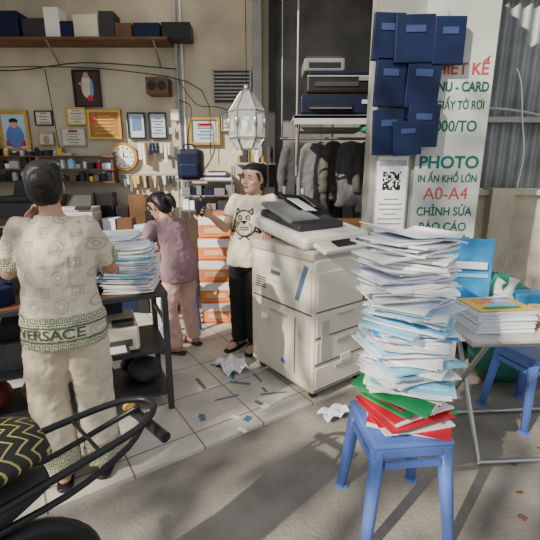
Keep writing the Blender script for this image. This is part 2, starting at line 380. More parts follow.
# lantern
b=B('glass_lantern'); lx,ly,lz=-.22,4.05,1.97
for k in range(6):
    a=k*math.pi/3; a2=a+math.pi/3
    p=lambda r,z,aa:(lx+r*math.cos(aa),ly+r*math.sin(aa),lz+z)
    for (r1,z1,r2,z2) in((.10,-.22,.17,-.12),(.17,-.12,.17,.12),(.17,.12,.05,.30)):
        b.cyl(p(r1,z1,a),p(r2,z2,a),.008,metal,seg=6); b._add([p(r1,z1,a),p(r1,z1,a2),p(r2,z2,a2),p(r2,z2,a)],[(0,1,2,3)],glass)
    for r,z in((.10,-.22),(.17,-.12),(.17,.12),(.05,.3)): b.cyl(p(r,z,a),p(r,z,a2),.007,metal,seg=6)
    b.ell(p(.13,-.25,a),(.015,.015,.03),glass)
    b.ell(p(.17,.02,a),(.02,.02,.05),metal)
b.ell((lx,ly,lz),(.05,.05,.08),white); b.cyl((lx,ly,lz+.08),(lx,ly,3.56),.004,black,seg=6); b.ell((lx,ly,lz+.33),(.03,.03,.03),metal)
b.done()
b=B('trophy_shelf'); b.box((-.16,4.6,1.62),(.44,.3,.02),lgrey); b.cyl((-.2,4.7,1.62),(-.2,4.8,1.5),.01,metal); clutter(b,-.36,.0,4.55,1.63,.05,.16,.03,.08,.15,cs=[white,lgrey,gold,glass,dark],rnd=.5); b.box((-.2,4.78,1.56),(.4,.05,.1),lgrey); b.done()

# high shelf with dark machines / cases
b=B('high_wall_shelf'); b.box((.60,3.75,1.985),(.80,.40,.025),lgrey)
b.box((.6,3.56,1.96),(.80,.02,.07),lgrey); b.box((.52,3.85,1.90),(.55,.3,.03),grey)
for x in(.25,.95): b.cyl((x,3.92,1.6),(x,3.58,1.97),.01,metal); b.cyl((x,3.93,1.5),(x,3.93,3.56),.012,metal)
b.done()
b=B('printer_case'); b.box((.57,3.72,2.075),(.64,.34,.145),navyd,bev=.018); b.box((.57,3.72,2.155),(.60,.30,.02),black,bev=.005); b.box((.50,3.545,2.06),(.38,.01,.03),black); b.box((.50,3.53,2.045),(.34,.06,.006),grey); b.box((.80,3.545,2.10),(.08,.01,.03),lgrey)
b.done()
b=B('printer_case'); b.box((.60,3.73,2.245),(.60,.32,.15),black,bev=.02); b.box((.60,3.73,2.33),(.56,.28,.025),navyd,bev=.008); b.box((.55,3.565,2.24),(.36,.01,.035),dark); b.box((.78,3.563,2.28),(.1,.008,.03),grey); b.box((.60,3.566,2.30),(.58,.006,.006),lgrey)
b.done()
b=B('desktop_printer'); b.box((.45,3.74,2.395),(.34,.28,.1),grey,bev=.015); b.box((.45,3.60,2.39),(.26,.01,.04),black); b.box((.45,3.74,2.455),(.3,.22,.02),dark,bev=.005); b.done()
b=B('green_bag'); b.ell((.86,3.62,1.90),(.10,.06,.05),green); b.ell((.98,3.6,1.87),(.07,.05,.06),green); b.done()
# hanging clothes + shelved equipment behind
b=B('clothes_rail'); b.cyl((.1,4.25,1.86),(1.30,4.25,1.86),.014,metal)
for x in (.12,1.28): b.cyl((x,4.25,1.86),(x,4.25,3.56),.008,metal)
b.done()
jm=[mat('jacket_grey',(.07,.072,.075),.9,bump=.4,bs=25),mat('jacket_dark',(.03,.03,.035),.9,bump=.4,bs=25),mat('jacket_olive',(.09,.085,.075),.9,bump=.4,bs=25),mat('jacket_pale',(.15,.155,.16),.9,bump=.4,bs=25)]
for i in range(5):
    b=B('hanging_jacket'); x=.28+i*.18; m=jm[[0,3,2,3,0][i]]; L=[.6,.7,.5,.64,.7][i]; an=[.5,.25,.9,.3,.7][i]
    X=V((math.cos(an),math.sin(an),0));Y=V((-math.sin(an),math.cos(an),0))
    c=V((x,4.18+.02*(i%2),1.83))
    b.loft([(c,X,Y,.03,.03),(c-V((0,0,.05)),X,Y,.15,.05),(c-V((.01,0,.3)),X,Y,.16,.07),(c-V((0,0,L)),X,Y,.17,.07)],m,n=20)
    for s_ in(-1,1): b.tube([c+X*s_*.13-V((0,0,.07)),c+X*s_*.18-V((0,0,.3)),c+X*s_*.18-V((0,0,.5))],[.045,.05,.042],m)
    b.cyl(c-V((0,0,.03)),(c.x,4.25,1.87),.004,metal,seg=6)
    o=b.done(); r_=o.modifiers.new('r','REMESH'); r_.mode='VOXEL'; r_.voxel_size=.014; r_.use_smooth_shade=True
    sm=o.modifiers.new('s','SMOOTH'); sm.iterations=5
    t=bpy.data.textures.new('folds','CLOUDS'); t.noise_scale=.11; d_=o.modifiers.new('d','DISPLACE'); d_.texture=t; d_.strength=.03; d_.mid_level=.5
b=B('equipment_rack')
for z in(.5,.95): b.box((.66,4.64,z),(1.06,.32,.02),grey)
for x in(.14,1.19): b.box((x,4.64,.5),(.03,.32,.98),grey)
for z in(.03,.515,.965): clutter(b,.17,1.0,4.64,z,.15,.3,.1,.28,.26,cs=[dark,lgrey,grey,jm[0],wood,navy,lgrey,dark,cream2])
b.done()
b=B('rolled_posters')
for i in range(5): x=.12+i*.055; b.cyl((x,3.9+U(-.03,.03),.013),(x+U(-.04,.04),3.95,U(1.2,1.55)),.022,random.choice([lgrey,grey,dark,certm]))
b.done()
b=B('cardboard_pile') 
for i in range(6): b.box((.85+U(-.03,.03),3.7,.105+i*.181),(.5,.4,.18),random.choice([dark,wood,grey,jm[0]]),rot=(0,0,U(-.06,.06)))
b.done()

# paper ream boxes
b=B('paper_carton_stack')
for cx,cy in((-.55,4.1),(-.22,4.12)):
    for k in range(5):
        x=cx+U(-.01,.01);rz=U(-.04,.04); z=.02+k*.222
        b.box((x,cy,z+.11),(.31,.42,.215),orange,rot=(0,0,rz),bev=.004); b.box((x,cy,z+.165),(.314,.424,.08),white,rot=(0,0,rz)); b.box((x,cy,z+.07),(.20,.426,.05),mat('box_label',(.85,.5,.3),.6),rot=(0,0,rz))
b.done()

# ------------------------------------------------------------ stools
def stool(name,x,y,h,w,rz,m=blue,z0=0.):
    b=B(name); t=w/2
    b.box((0,0,h-.012),(w,w,.024),m,bev=.01); b.box((0,0,h-.045),(w*.97,w*.97,.05),m,bev=.008)
    for sx in(-1,1):
        for sy in(-1,1):
            a=V((sx*(t-.03),sy*(t-.03),h-.03)); e=V((sx*(t+.015),sy*(t+.015),0))
            b.loft([(a,V((1,0,0)),V((0,1,0)),.036,.036),(e,V((1,0,0)),V((0,1,0)),.026,.026)],m,n=4,sub=2)
            b.box(e+V((0,0,.008)),(.05,.05,.016),m)
    for s_ in(-1,1):
        b.box((0,s_*(t-.01),h*.80),(w*.7,.012,.03),m); b.box((s_*(t-.01),0,h*.80),(.012,w*.7,.03),m)
    return b.done((x,y,z0-.01),rz)
stool('plastic_stool',.565,1.55,.50,.34,.10)
stool('plastic_stool',1.66,2.34,.47,.30,.3)
stool('plastic_stool',-.90,3.80,.46,.3,.3,z0=.022)

# ------------------------------------------------------------ big booklet stack
b=B('booklet_stack'); z=.493; k=0; cnt=0
while z<1.275:
    f=(z-.49)/.78
    if cnt<=0: cnt=random.randint(2,5); base=random.choice([.15,.5,-.25,-.55,.85,.3,0.]); ox=U(-.02,.02)
    cnt-=1
    th=U(.004,.010)
    if f<.07: m=random.choice([red,white,red,white])
    elif f<.18: m=random.choice([red,green,white,white,white,green])
    elif f<.24: m=random.choice([green,white,white,white,white])
    elif f<.8: m=random.choice([white,white,white,white,white,paper2,paper2,cyan,blue2 if R()<.4 else white])
    else: m=random.choice([white,white,white,white,white,paper2])
    b.sheet((.585+ox+U(-.02,.02)-.035*f,1.55+U(-.03,.03),z+th/2),U(.29,.34),U(.20,.24),th,base+U(-.16,.16),m,dx=U(-.022,.02) if f>.05 else .005,dy=U(-.012,.03) if f>.05 else .005,tilt=(U(-.02,.02),U(-.03,.03)) if f>.04 else (0,0))
    z+=th+U(.0005,.003)
b.sheet((.54,1.55,z+.012),.31,.22,.006,.5,white,dx=.03,dy=.0); b.sheet((.58,1.56,z+.02),.30,.21,.004,.2,paper2,dx=-.02)
b.sheet((.54,1.55,z+.03),.31,.22,.004,.35,white,dx=-.01,dy=.05)
b.done()

# ------------------------------------------------------------ left work table
TA=math.radians(25)
T=empty('work_table',(-.63,2.36,.012),TA)
b=B('table_frame'); L=1.55;D=.5;H=.81
b.box((-L/2,D/2,H-.015),(L,D,.03),tblmetal,bev=.004); b.box((-L/2,D/2,H+.001),(L-.04,D-.04,.004),wood)
for x in(-.02,-L+.02):
    for y in(.02,D-.02): b.box((x,y,H/2-.01),(.035,.035,H-.02),tblmetal)
for z in(.12,.42): b.box((-L/2,D/2,z),(L-.03,D-.03,.02),tblmetal)
b.box((-.02,D/2,.60),(.02,D,.02),tblmetal); b.done(parent=T)
def wp(x,y,z=0): # table-local to world
    return (-.63+x*math.cos(TA)-y*math.sin(TA),2.36+x*math.sin(TA)+y*math.cos(TA),z+.012)
b=B('document_stack')
for (cx,cy,h) in((-.20,.15,.29),(-.52,.22,.20),(-.25,.37,.33)):
    z=.816
    while z<.816+h:
        th=U(.004,.012); p=wp(cx+U(-.018,.018),cy+U(-.014,.014),z+th/2)
        b.sheet(p,.30,.21,th,U(-.18,.18)+.15,random.choice([white,white,white,paper2,paper3,white,cyan]),dx=U(0,.016),dy=U(0,.014)); z+=th+.003
b.done()
b=B('table_clutter')
for i in range(11):
    p=wp(U(-1.45,-.85),U(.1,.4),.816+.05); b.box(p,(U(.12,.3),U(.1,.2),.1),random.choice([dark,black,grey,navy,wood,dark]),rot=(0,0,U(0,2)),bev=.01)
b.done()
p=wp(-.36,.2,.43); printer('desktop_printer',p[0],p[1],p[2]+.005,.36,.28,.2,cream,TA)
b=B('storage_bags')
for i,(x,y,r,m) in enumerate([(-.15,.2,.12,dark),(-.45,.25,.12,teal),(-.75,.2,.13,wood),(-1.05,.25,.13,mat('maroon_bag',(.2,.03,.03),.6)),(-.2,.35,.1,navy)]):
    p=wp(x,y,.135+r*.75); b.ell(p,(r,r*.9,r*.8),m,seg=18); b.tube([V(p)+V((-.04,0,r*.7)),V(p)+V((0,0,r*.95)),V(p)+V((.04,0,r*.7))],.008,m,n=6)
o=b.done(); r_=o.modifiers.new('r','REMESH'); r_.mode='SHARP' if False else 'SMOOTH'; o.modifiers.remove(r_)
t=bpy.data.textures.new('folds','CLOUDS'); t.noise_scale=.06; d_=o.modifiers.new('d','DISPLACE'); d_.texture=t; d_.strength=.03; d_.mid_level=.7
b=B('shelf_goods')
for i in range(8):
    p=wp(-.62-i*.11,.2,.435+.08); b.box(p,(.1,.25,.16),random.choice([dark,certm,wood,black,wood,teal]),rot=(0,0,TA+U(-.1,.1)))
for i in range(5):
    p=wp(-.68-i*.17,.25,.435+.21); b.box(p,(.15,.22,.08),random.choice([dark,white,wood,black,wood,paper3]),rot=(0,0,TA+U(-.1,.1)))
b.done()

# ------------------------------------------------------------ copier
CP=empty('photocopier',(.285,2.42,.012),math.radians(37))
b=B('body'); W=.56;D=.71
b.box((W/2,D/2,.53),(W,D,.92),cream,bev=.012)
b.box((W/2,D/2,.075),(W-.04,D-.04,.06),cream2,bev=.01)
for x in(.06,W-.06):
    for y in(.06,D-.06): b.cyl((x-.015,y,.03),(x+.015,y,.03),.03,black)
for z,h in((.17,.17),(.36,.17),(.55,.17)): 
    b.box((W/2,-.003,z+.0),(W-.04,.012,h-.012),cream,bev=.004)
    b.box((W/2,-.001,z-h/2),(W-.03,.008,.006),seam); b.box((W/2,-.011,z+.05),(.16,.008,.02),cream2)
b.box((W*.42,-.003,.78),(W*.78,.014,.26),cream,bev=.006); b.box((W*.5,-.001,.645),(W-.03,.008,.006),seam); b.box((W*.84,-.002,.78),(.006,.01,.26),seam)
b.box((W*.93,-.004,.86),(.04,.01,.03),seam)
b.box((.09,-.012,.44),(.07,.006,.28),cream2,bev=.002); b.box((.3,-.012,.27),(.1,.004,.05),white)
b.box((-.002,D*.5,.78),(.012,D-.06,.30),cream,bev=.004); b.box((-.001,D*.5,.62),(.008,D-.05,.007),seam)
b.box((-.003,D*.5,.36),(.012,D-.08,.44),cream,bev=.004); b.box((-.009,D*.5,.55),(.006,.2,.025),cream2); b.box((-.009,D*.25,.36),(.006,.008,.42),seam)
b.box((-.012,D*.55,.83),(.006,.12,.09),white); b.box((-.016,D*.55,.84),(.003,.1,.03),grey); b.box((-.012,.12,.82),(.006,.035,.26),bluetape,rot=(.35,0,0))
for i in range(5): b.box((-.009,D*.80,.70+i*.018),(.006,.12,.006),seam)
b.box((-.01,.3,.2),(.006,.05,.03),blue); b.box((-.01,.13,.45),(.004,.05,.035),mat('sticker_cream',(.7,.62,.4),.5)); b.box((-.011,.5,.47),(.004,.09,.06),certm)
b.done(parent=CP)
b=B('scanner_unit')
b.box((W/2-.0,D/2+.01,1.01),(W+.03,D,.07),cream2,bev=.015)
b.box((W+.08,D/2-.02,.95),(.18,.42,.03),cream,bev=.01); b.box((W+.08,D/2-.02,.975),(.13,.3,.015),white)
b.done(parent=CP)
b=B('document_feeder_lid')
tm=(.17,0,0)
b.box((W/2-.01,D/2+.02,1.135),(W+.05,D-.08,.085),mat('feeder_white',(.82,.79,.71),.4,var=.03),rot=tm,bev=.028)
b.box((W/2-.05,D/2+.05,1.20),(W-.14,D-.26,.06),dark,rot=tm,bev=.02)
b.box((W*.26,D/2+.08,1.255),(.26,.36,.03),grey,rot=(.3,0,0),bev=.008)
b.box((W*.62,D/2+.12,1.27),(.28,.38,.02),black,rot=(.42,.1,0),bev=.004)
b.box((W*.85,D/2+.18,1.29),(.2,.2,.012),dark,rot=(.5,.3,.2)); b.box((W*.5,D/2+.1,1.295),(.13,.2,.006),paper3,rot=(.4,.1,.2))
b.done(parent=CP)
b=B('control_panel'); b.box((W/2-.02,-.005,1.065),(W-.08,.12,.03),cream,rot=(.35,0,0),bev=.008); b.box((W*.42,-.01,1.085),(.17,.07,.008),black,rot=(.35,0,0))
for i in range(4):
    for j in range(3): b.box((W*.68+i*.022,-.035+j*.022,1.076+j*.008),(.013,.013,.008),[lgrey,blue,dark][j],rot=(.35,0,0))
b.done(parent=CP)

# ------------------------------------------------------------ folding table on the right with goods
FT=empty('folding_table',(1.51,2.12,-.01),.06)
b=B('frame'); b.box((0,0,.73),(1.06,.52,.025),mat('table_top_white',(.5,.5,.46),.4),bev=.008); b.box((0,0,.71),(1.02,.48,.02),metal)
for x in(-.40,.40):
    b.cyl((x,-.2,.70),(x-.02,.22,0.01),.013,metal); b.cyl((x+.03,.2,.70),(x+.01,-.24,.01),.013,metal)
b.cyl((-.42,.22,.02),(.38,.22,.02),.012,metal); b.cyl((-.39,-.24,.02),(.41,-.24,.02),.012,metal); b.done(parent=FT)
b=B('printed_paper_ream')
z=.734
for k in range(16): th=.006; b.sheet((1.20+U(-.008,.008),2.03+U(-.006,.006),z+.003),.31,.24,th,.1+U(-.06,.06),[white,paper2][k%3==0]); z+=.0075
b.box((1.20,2.03,z+.004),(.30,.22,.003),yellow,rot=(0,0,.1)); b.ell((1.22,2.03,z+.006),(.09,.06,.002),cyan); b.box((1.15,2.06,z+.007),(.1,.07,.002),orange,rot=(0,0,.1)); b.box((1.25,2.11,z+.007),(.16,.02,.002),blue2,rot=(0,0,.1)); b.box((1.2,1.96,z+.007),(.2,.03,.002),green,rot=(0,0,.1))
b.done()
b=B('blue_book_box'); b.box((1.13,2.28,.765),(.26,.18,.06),white,rot=(0,0,.1)); b.box((1.13,2.28,.985),(.27,.15,.37),blue2,rot=(-.12,.08,.15),bev=.004); b.box((1.135,2.193,1.03),(.2,.004,.04),white,rot=(-.12,.08,.15)); b.box((1.14,2.200,.97),(.22,.004,.02),cyan,rot=(-.12,.08,.15)); b.box((1.16,2.205,.88),(.14,.004,.03),white,rot=(-.12,.08,.15)); b.done()
b=B('small_blue_box'); b.box((1.54,2.29,.79),(.2,.1,.11),blue2,rot=(0,0,.1),bev=.004); b.done()
def ring(b,c,r1,r2,h,m,seg=24):
    vs=[]
    for (r,z) in((r1,0),(r2,0),(r2,h),(r1,h)):
        for k in range(seg): a=2*math.pi*k/seg; vs.append((c[0]+r*math.cos(a),c[1]+r*math.sin(a),c[2]+z))
    f=[(i*seg+k,i*seg+(k+1)%seg,((i+1)%4)*seg+(k+1)%seg,((i+1)%4)*seg+k) for i in range(4) for k in range(seg)]
    b._add(vs,f,m)
b=B('tape_roll'); ring(b,(1.45,2.04,.734),.04,.06,.05,mat('tape_brown',(.45,.24,.08),.3)); b.done()
b=B('tape_roll'); ring(b,(1.45,2.04,.786),.035,.055,.05,mat('tape_cream',(.7,.55,.36),.3)); b.done()
b=B('tape_roll'); ring(b,(1.44,1.91,.734),.032,.05,.045,white); b.done()
b=B('plastic_bag'); b.ell((1.37,2.24,.80),(.06,.06,.07),plasticbag); b.tube([(1.34,2.24,.85),(1.33,2.24,.90),(1.35,2.24,.93)],[.03,.02,.03],plasticbag); b.tube([(1.39,2.24,.85),(1.41,2.24,.90),(1.42,2.24,.94)],[.03,.02,.03],plasticbag); o=b.done()
b=B('orange_packet'); b.box((1.62,1.98,.75),(.16,.12,.03),orange,rot=(0,0,.4),bev=.005); b.box((1.66,2.14,.78),(.14,.1,.09),yellow,rot=(0,0,.1),bev=.005); b.done()
def addmods(o,vox=None,smooth=0,disp=None):
    if vox: r=o.modifiers.new('r','REMESH'); r.mode='VOXEL'; r.voxel_size=vox; r.use_smooth_shade=True
    if smooth: s=o.modifiers.new('s','SMOOTH'); s.factor=.5; s.iterations=smooth
    if disp:
        t=bpy.data.textures.new('folds','CLOUDS'); t.noise_scale=disp[1]; t.noise_depth=2
        d_=o.modifiers.new('d','DISPLACE'); d_.texture=t; d_.strength=disp[0]; d_.mid_level=.5; d_.texture_coords='LOCAL'
    return o
for (x,y,sx,sy,sz,rz) in[(1.80,2.78,.30,.20,.22,.1),(2.45,2.85,.34,.28,.24,-.2),(1.95,3.35,.38,.25,.36,.1)]:
    b=B('green_sack'); b.ell((0,0,0),(sx,sy,sz),sack,seg=24,rings=14); b.ell((sx*.9,0,.03),(.09,.07,.06),sack); o=b.done((x,y,sz*.93),rz); addmods(o,.02,3,(.07,.12))

# ------------------------------------------------------------ litter
b=B('paper_litter')
for i in range(15):
    x=U(-.6,.1);y=U(2.25,2.6) if i%2 else U(2.6,3.15); b.box((x,y,.0145),(U(.012,.03),U(.06,.2),.002),random.choice([bluetape,bluetape,paper3,grey]),rot=(0,0,U(0,3)))
for i in range(5):
    b.box((U(-.7,.1),U(2.1,2.45),.0145),(U(.03,.06),U(.04,.08),.002),random.choice([white,bluetape,paper3,white]),rot=(0,0,U(0,3)))
b.done()
def crumple(name,x,y,w_,d_,rz,h=.05):
    b=B(name); n=9; vs=[];f=[]
    for i in range(n):
        for j in range(n): vs.append(((i/(n-1)-.5)*w_,(j/(n-1)-.5)*d_,.003+h*abs(math.sin(i*.8+j*.4)*math.cos(j*.7))*U(.7,1)))
    for i in range(n-1):
        for j in range(n-1): a=i*n+j; f.append((a,a+1,a+n+1,a+n))
    b._add(vs,f,white); b.done((x,y,.012),rz,fix=False)
crumple('crumpled_paper',-.30,2.93,.20,.28,.5,.07); crumple('crumpled_paper',.42,2.30,.2,.12,.5,.04)
b=B('fallen_leaf')
for i in range(10):
    x=U(.85,1.9);y=U(1.3,2.0); b.ell((x,y,-.006),(.02,.01,.002),random.choice([yellow,wood,wood]),rot=(0,0,U(0,3)),seg=8,rings=4)
b.done()

# ------------------------------------------------------------ people
Z=V((0,0,1))
def hand(b,wr,dirn,pn,side,m,curl=.5,s=1.):
    """palm + five fingers; pn=palm normal (curl towards), side=direction of thumb"""
    d=V(dirn).normalized(); pn=(V(pn)-d*V(pn).dot(d)).normalized(); sd=(V(side)-d*V(side).dot(d)); sd=(sd-pn*sd.dot(pn)).normalized()
    wr=V(wr)
    b.loft([(wr-d*.02,sd,pn,.024*s,.019*s),(wr+d*.01*s,sd,pn,.026*s,.017*s),(wr+d*.05*s,sd,pn,.038*s,.016*s),(wr+d*.085*s,sd,pn,.038*s,.012*s)],m,n=14)
    for i,(off,ln) in enumerate(((.029,.92),(.0095,1.),(-.0095,.95),(-.028,.76))):
        p=wr+d*.078*s+sd*off*s; a=0.; pts=[p-d*.015*s,p]; dd=d+sd*off*2.2; dd.normalize()
        for seg in(.042,.027,.021):
            a+=curl*(.75 if seg>.04 else 1.)*(1+.08*i); v=dd*math.cos(a)+pn*math.sin(a); p=p+v*seg*ln*s; pts.append(p.copy())
        b.tube(pts,[.009*s,.0088*s,.0082*s,.0076*s,.006*s],m,n=8,sub=3)
    p=wr+d*.02*s+sd*.022*s
    pts=[p,p+(sd*.8+d*.6+pn*.3)*.03*s,p+(sd*.75+d*1.1+pn*.5)*.045*s,p+(sd*.6+d*1.5+pn*.9)*.052*s]
    b.tube(pts,[.014*s,.0115*s,.0095*s,.007*s],m,n=8)

def head(par,c,f,up,hm,sk,bun=None,s=1.,ponytail=None,face=True):
    f=V(f).normalized(); up=V(up); up=(up-f*up.dot(f)).normalized(); r=f.cross(up)
    M=Matrix.Translation(V(c))@Matrix((r,f,up)).transposed().to_4x4()@Matrix.Scale(s,4)
    X=V((1,0,0));Y=V((0,1,0))
    def rr(tab): return [(V((0,(yf+yb)/2,z)),X,Y,rx,(yf-yb)/2) for z,rx,yf,yb in tab]
    b=B('head')
    b.loft(rr([(-.113,.018,.076,.04),(-.102,.038,.086,.012),(-.078,.053,.089,-.03),(-.045,.064,.089,-.065),(-.01,.070,.086,-.085),(.02,.073,.088,-.095),(.05,.074,.088,-.097),(.08,.064,.072,-.083),(.10,.045,.045,-.058),(.112,.01,.0,-.02)]),sk,n=28)
    b.tube([(0,.082,.006),(0,.094,-.014),(0,.102,-.032)],[.007,.009,.011],sk,n=10); 
    for q in(-1,1):
        b.ell((q*.010,.094,-.036),(.008,.009,.007),sk); b.ell((q*.075,-.008,-.012),(.008,.018,.030),sk,rot=(0,0,q*.3)); b.ell((q*.036,.060,-.034),(.024,.020,.022),sk)
    b.ell((0,.082,-.062),(.026,.012,.014),sk); b.ell((0,.078,-.098),(.020,.013,.013),sk)
    o=b.done(parent=par); addmods(o,.004,5); o.matrix_world=M
    b=B('face_features')
    eyew=mat('eye_white',(.8,.78,.75),.3)
    for q in(-1,1):
        b.ell((q*.031,.0785,.0),(.0145,.009,.0062),eyew); b.ell((q*.031,.0855,.0),(.0064,.003,.0060),black); 
        b.tube([(q*.016,.0875,.004),(q*.031,.0895,.008),(q*.047,.081,.004)],[.0010,.0018,.0010],black,n=6)
        b.tube([(q*.014,.089,.022),(q*.032,.0895,.026),(q*.051,.079,.021)],[.0016,.0028,.0012],hairm,n=6)
    b.tube([(-.023,.088,-.060),(-.008,.096,-.057),(0,.0955,-.0585),(.008,.096,-.057),(.023,.088,-.060)],[.001,.0032,.003,.0032,.001],lip,n=8)
    b.tube([(-.020,.088,-.0625),(0,.0955,-.067),(.020,.088,-.0625)],[.001,.0046,.001],lip,n=8)
    o=b.done(parent=par); o.matrix_world=M
    b=B('hair')
    b.loft(rr([(-.10,.035,-.045,-.085),(-.075,.062,-.022,-.104),(-.04,.077,-.012,-.115),(-.01,.081,-.004,-.118),(.02,.083,.012,-.119),(.045,.083,.042,-.119),(.062,.082,.074,-.116),(.078,.077,.084,-.108),(.095,.066,.070,-.093),(.112,.044,.043,-.062),(.123,.01,.0,-.02)]),hm,n=28)
    for q in(-1,1): b.tube([(q*.070,.045,.045),(q*.077,.030,.02),(q*.078,.018,-.01),(q*.077,.01,-.03)],[.012,.011,.008,.004],hm,n=8)
    if bun: b.ell(bun[0],bun[1],hm,seg=20); b.ell(V(bun[0])*.8,(.03,.03,.03),hm)
    if ponytail: b.tube(ponytail[0],ponytail[1],hm,n=12)
    o=b.done(parent=par); addmods(o,.005,3,(.005,.02)); o.matrix_world=M
    return M

def person(name,J,shirtM,pantM,sk,shoe,sl=(.62,.62),hands={},hem=-.08,bulk=1.,bun=None,pony=None,hs=1.,legr=(.097,.080,.070),slr=.060):
    P=empty(name)
    fw=V(J['f']).normalized(); rt=fw.cross(Z).normalized()
    up=(V(J['neck'])-V(J['pelvis'])).normalized()
    fc=up.cross(rt).normalized(); 
    pv,ws,ch,nk=[V(J[k]) for k in('pelvis','waist','chest','neck')]
    # body (one continuous skin surface)
    b=B('body'); g_=min(1.,bulk)
    b.loft([(pv-Z*.09,rt,fw,.12*g_,.09*g_),(pv,rt,fw,.150*g_,.105*g_),(ws,rt,fc,.120*g_,.088*g_),(ch,rt,fc,.135*g_,.095*g_),(nk-up*.07,rt,fc,.125,.065),(nk-up*.025,rt,fc,.07,.055),(nk,rt,fc,.048,.05)],sk,n=24)
    hc=V(J['head']); hf=V(J['hf']).normalized()
    b.tube([nk-up*.06,nk,hc-Z*.05-hf*.025],[.055,.048,.046],sk,n=14)
    for k in'LR':
        s,e,w_=[V(J[k+q]) for q in('sh','el','wr')]; m1=s.lerp(e,.5); m2=e.lerp(w_,.35)
        b.tube([nk.lerp(s,.55)-up*.06,s,m1,e,m2,w_],[.05,.048,.040,.036,.036,.024],sk,n=14)
        h,kn,an=[V(J[k+q]) for q in('hip','kn','an')]; t=V(J[k+'toe'])
        b.tube([h+Z*.04,h,h.lerp(kn,.5),kn,kn.lerp(an,.35),an,an-Z*.05],[.06,.075,.065,.052,.050,.032,.03],sk,n=14)
        td=V((t.x,t.y,0)).normalized(); sdv=td.cross(Z); base=V((an.x,an.y,0)); g=.042
        b.loft([(base-td*.055+Z*(g+.022),sdv,Z,.018,.016),(base-td*.03+Z*(g+.02),sdv,Z,.03,.03),(base+td*.05+Z*(g+.018),sdv,Z,.036,.03),(base+td*.12+Z*(g+.008),sdv,Z,.043,.018),(base+td*.165+Z*(g+.004),sdv,Z,.032,.012)],sk,n=14)
    o=b.done(parent=P); addmods(o,.007,3)
    head(P,hc,hf,J.get('hup',(0,0,1)),hairm,sk,bun,hs,pony)
    for k in'LR':
        if k in hands:
            b=B('hand_'+k.lower()); w_=V(J[k+'wr']); hd=hands[k]; hand(b,w_,hd[0],hd[1],hd[2],sk,hd[3],.95); o=b.done(parent=P); addmods(o,.003,2)
    # shirt
    b=B('shirt'); q=bulk
    b.loft([(pv+Z*hem,rt,fw,.180*q,.148*q),(pv+Z*.0,rt,fw,.178*q,.142*q),(ws,rt,fc,.154*q,.122*q),(ch,rt,fc,.160*q,.124*q),(nk-up*.085,rt,fc,.142,.092),(nk-up*.035,rt,fc,.085,.068),(nk-up*.012,rt,fc,.062,.060)],shirtM,n=28)
    for i,k in enumerate('LR'):
        s,e,w_=[V(J[k+q_]) for q_ in('sh','el','wr')]; c=nk.lerp(s,.5)-up*.055; L=sl[i]
        b.tube([c,s-up*.005,s.lerp(e,L*.5),s.lerp(e,L)],[.056,slr-.002,slr,slr+.004],shirtM,n=18)
    so_=b.done(parent=P); addmods(so_,.007,6,(.018,.05))
    # trousers
    b=B('trousers'); q=min(1.,bulk)
    b.loft([(pv+Z*.08,rt,fw,.120*q,.090*q),(pv,rt,fw,.150*q,.112*q),(pv-Z*.06,rt,fw,.155*q,.115*q),(pv-Z*.12,rt,fw,.145*q,.10*q)],pantM,n=28)
    for k in'LR':
        h,kn,an=[V(J[k+q_]) for q_ in('hip','kn','an')]
        b.tube([h+Z*.02,h-Z*.04,h.lerp(kn,.5),kn,kn.lerp(an,.5),an+Z*.0],[.070*q,legr[0]-.012,(legr[0]+legr[1])/2,legr[1],(legr[1]+legr[2])/2,legr[2]],pantM,n=18)
    po=b.done(parent=P); addmods(po,.008,5,(.020,.05))
    # sandals
    b=B('sandals')
    for k in'LR':
        an=V(J[k+'an']); t=V(J[k+'toe']); td=V((t.x,t.y,0)).normalized(); sdv=td.cross(Z); base=V((an.x,an.y,.013))
        b.loft([(base-td*.075+Z*.013,sdv,Z,.026,.012),(base-td*.05+Z*.013,sdv,Z,.038,.013),(base+td*.05+Z*.013,sdv,Z,.040,.013),(base+td*.12+Z*.013,sdv,Z,.050,.013),(base+td*.185+Z*.013,sdv,Z,.03,.012)],shoe,n=12)
        b.tube([base+td*.07+sdv*.045+Z*.015,base+td*.07+sdv*.03+Z*.06,base+td*.07+Z*.068,base+td*.07-sdv*.03+Z*.06,base+td*.07-sdv*.045+Z*.015],.013,shoe,n=8)
    b.done(parent=P)
    return P,so_,po
def decal(name,target,P,strips,org,rt,up,dirn,m,width=.006,off=.003,tris=None,sc=1.):
    bpy.context.view_layer.update()
    dg=bpy.context.evaluated_depsgraph_get(); bv=BVHTree.FromObject(target,dg)
    org=V(org);rt=V(rt).normalized();up=V(up);dirn=V(dirn).normalized()
    def pr(x,y):
        o=org+rt*x+up*y-dirn*.5; h=bv.ray_cast(o,dirn,1.2)
        return (h[0]-dirn*off) if h[0] else None
    b=B(name)
    for st_ in strips:
        pts=[V((a*sc,c*sc)) for a,c in st_[0]]; wd=st_[1]*sc; fine=[]
        for i in range(len(pts)-1):
            n=max(1,int((pts[i+1]-pts[i]).length/.008))
            for j in range(n): fine.append(pts[i].lerp(pts[i+1],j/n))
        fine.append(pts[-1]); L_=[];R_=[]
        for i,p in enumerate(fine):
            t=(fine[min(i+1,len(fine)-1)]-fine[max(0,i-1)]).normalized(); nn=V((-t.y,t.x))*wd/2
            L_.append(pr(*(p+nn)));R_.append(pr(*(p-nn)))
        for i in range(len(fine)-1):
            q=[L_[i],R_[i],R_[i+1],L_[i+1]]
            if all(v is not None for v in q): b._add(q,[(0,1,2,3)],m)
    if tris:
        for T_ in tris:
            vs=[pr(*v) for v in T_]
            if all(v is not None for v in vs): b._add(vs,[tuple(range(len(vs)))],m)
    b.done(parent=P,fix=False)
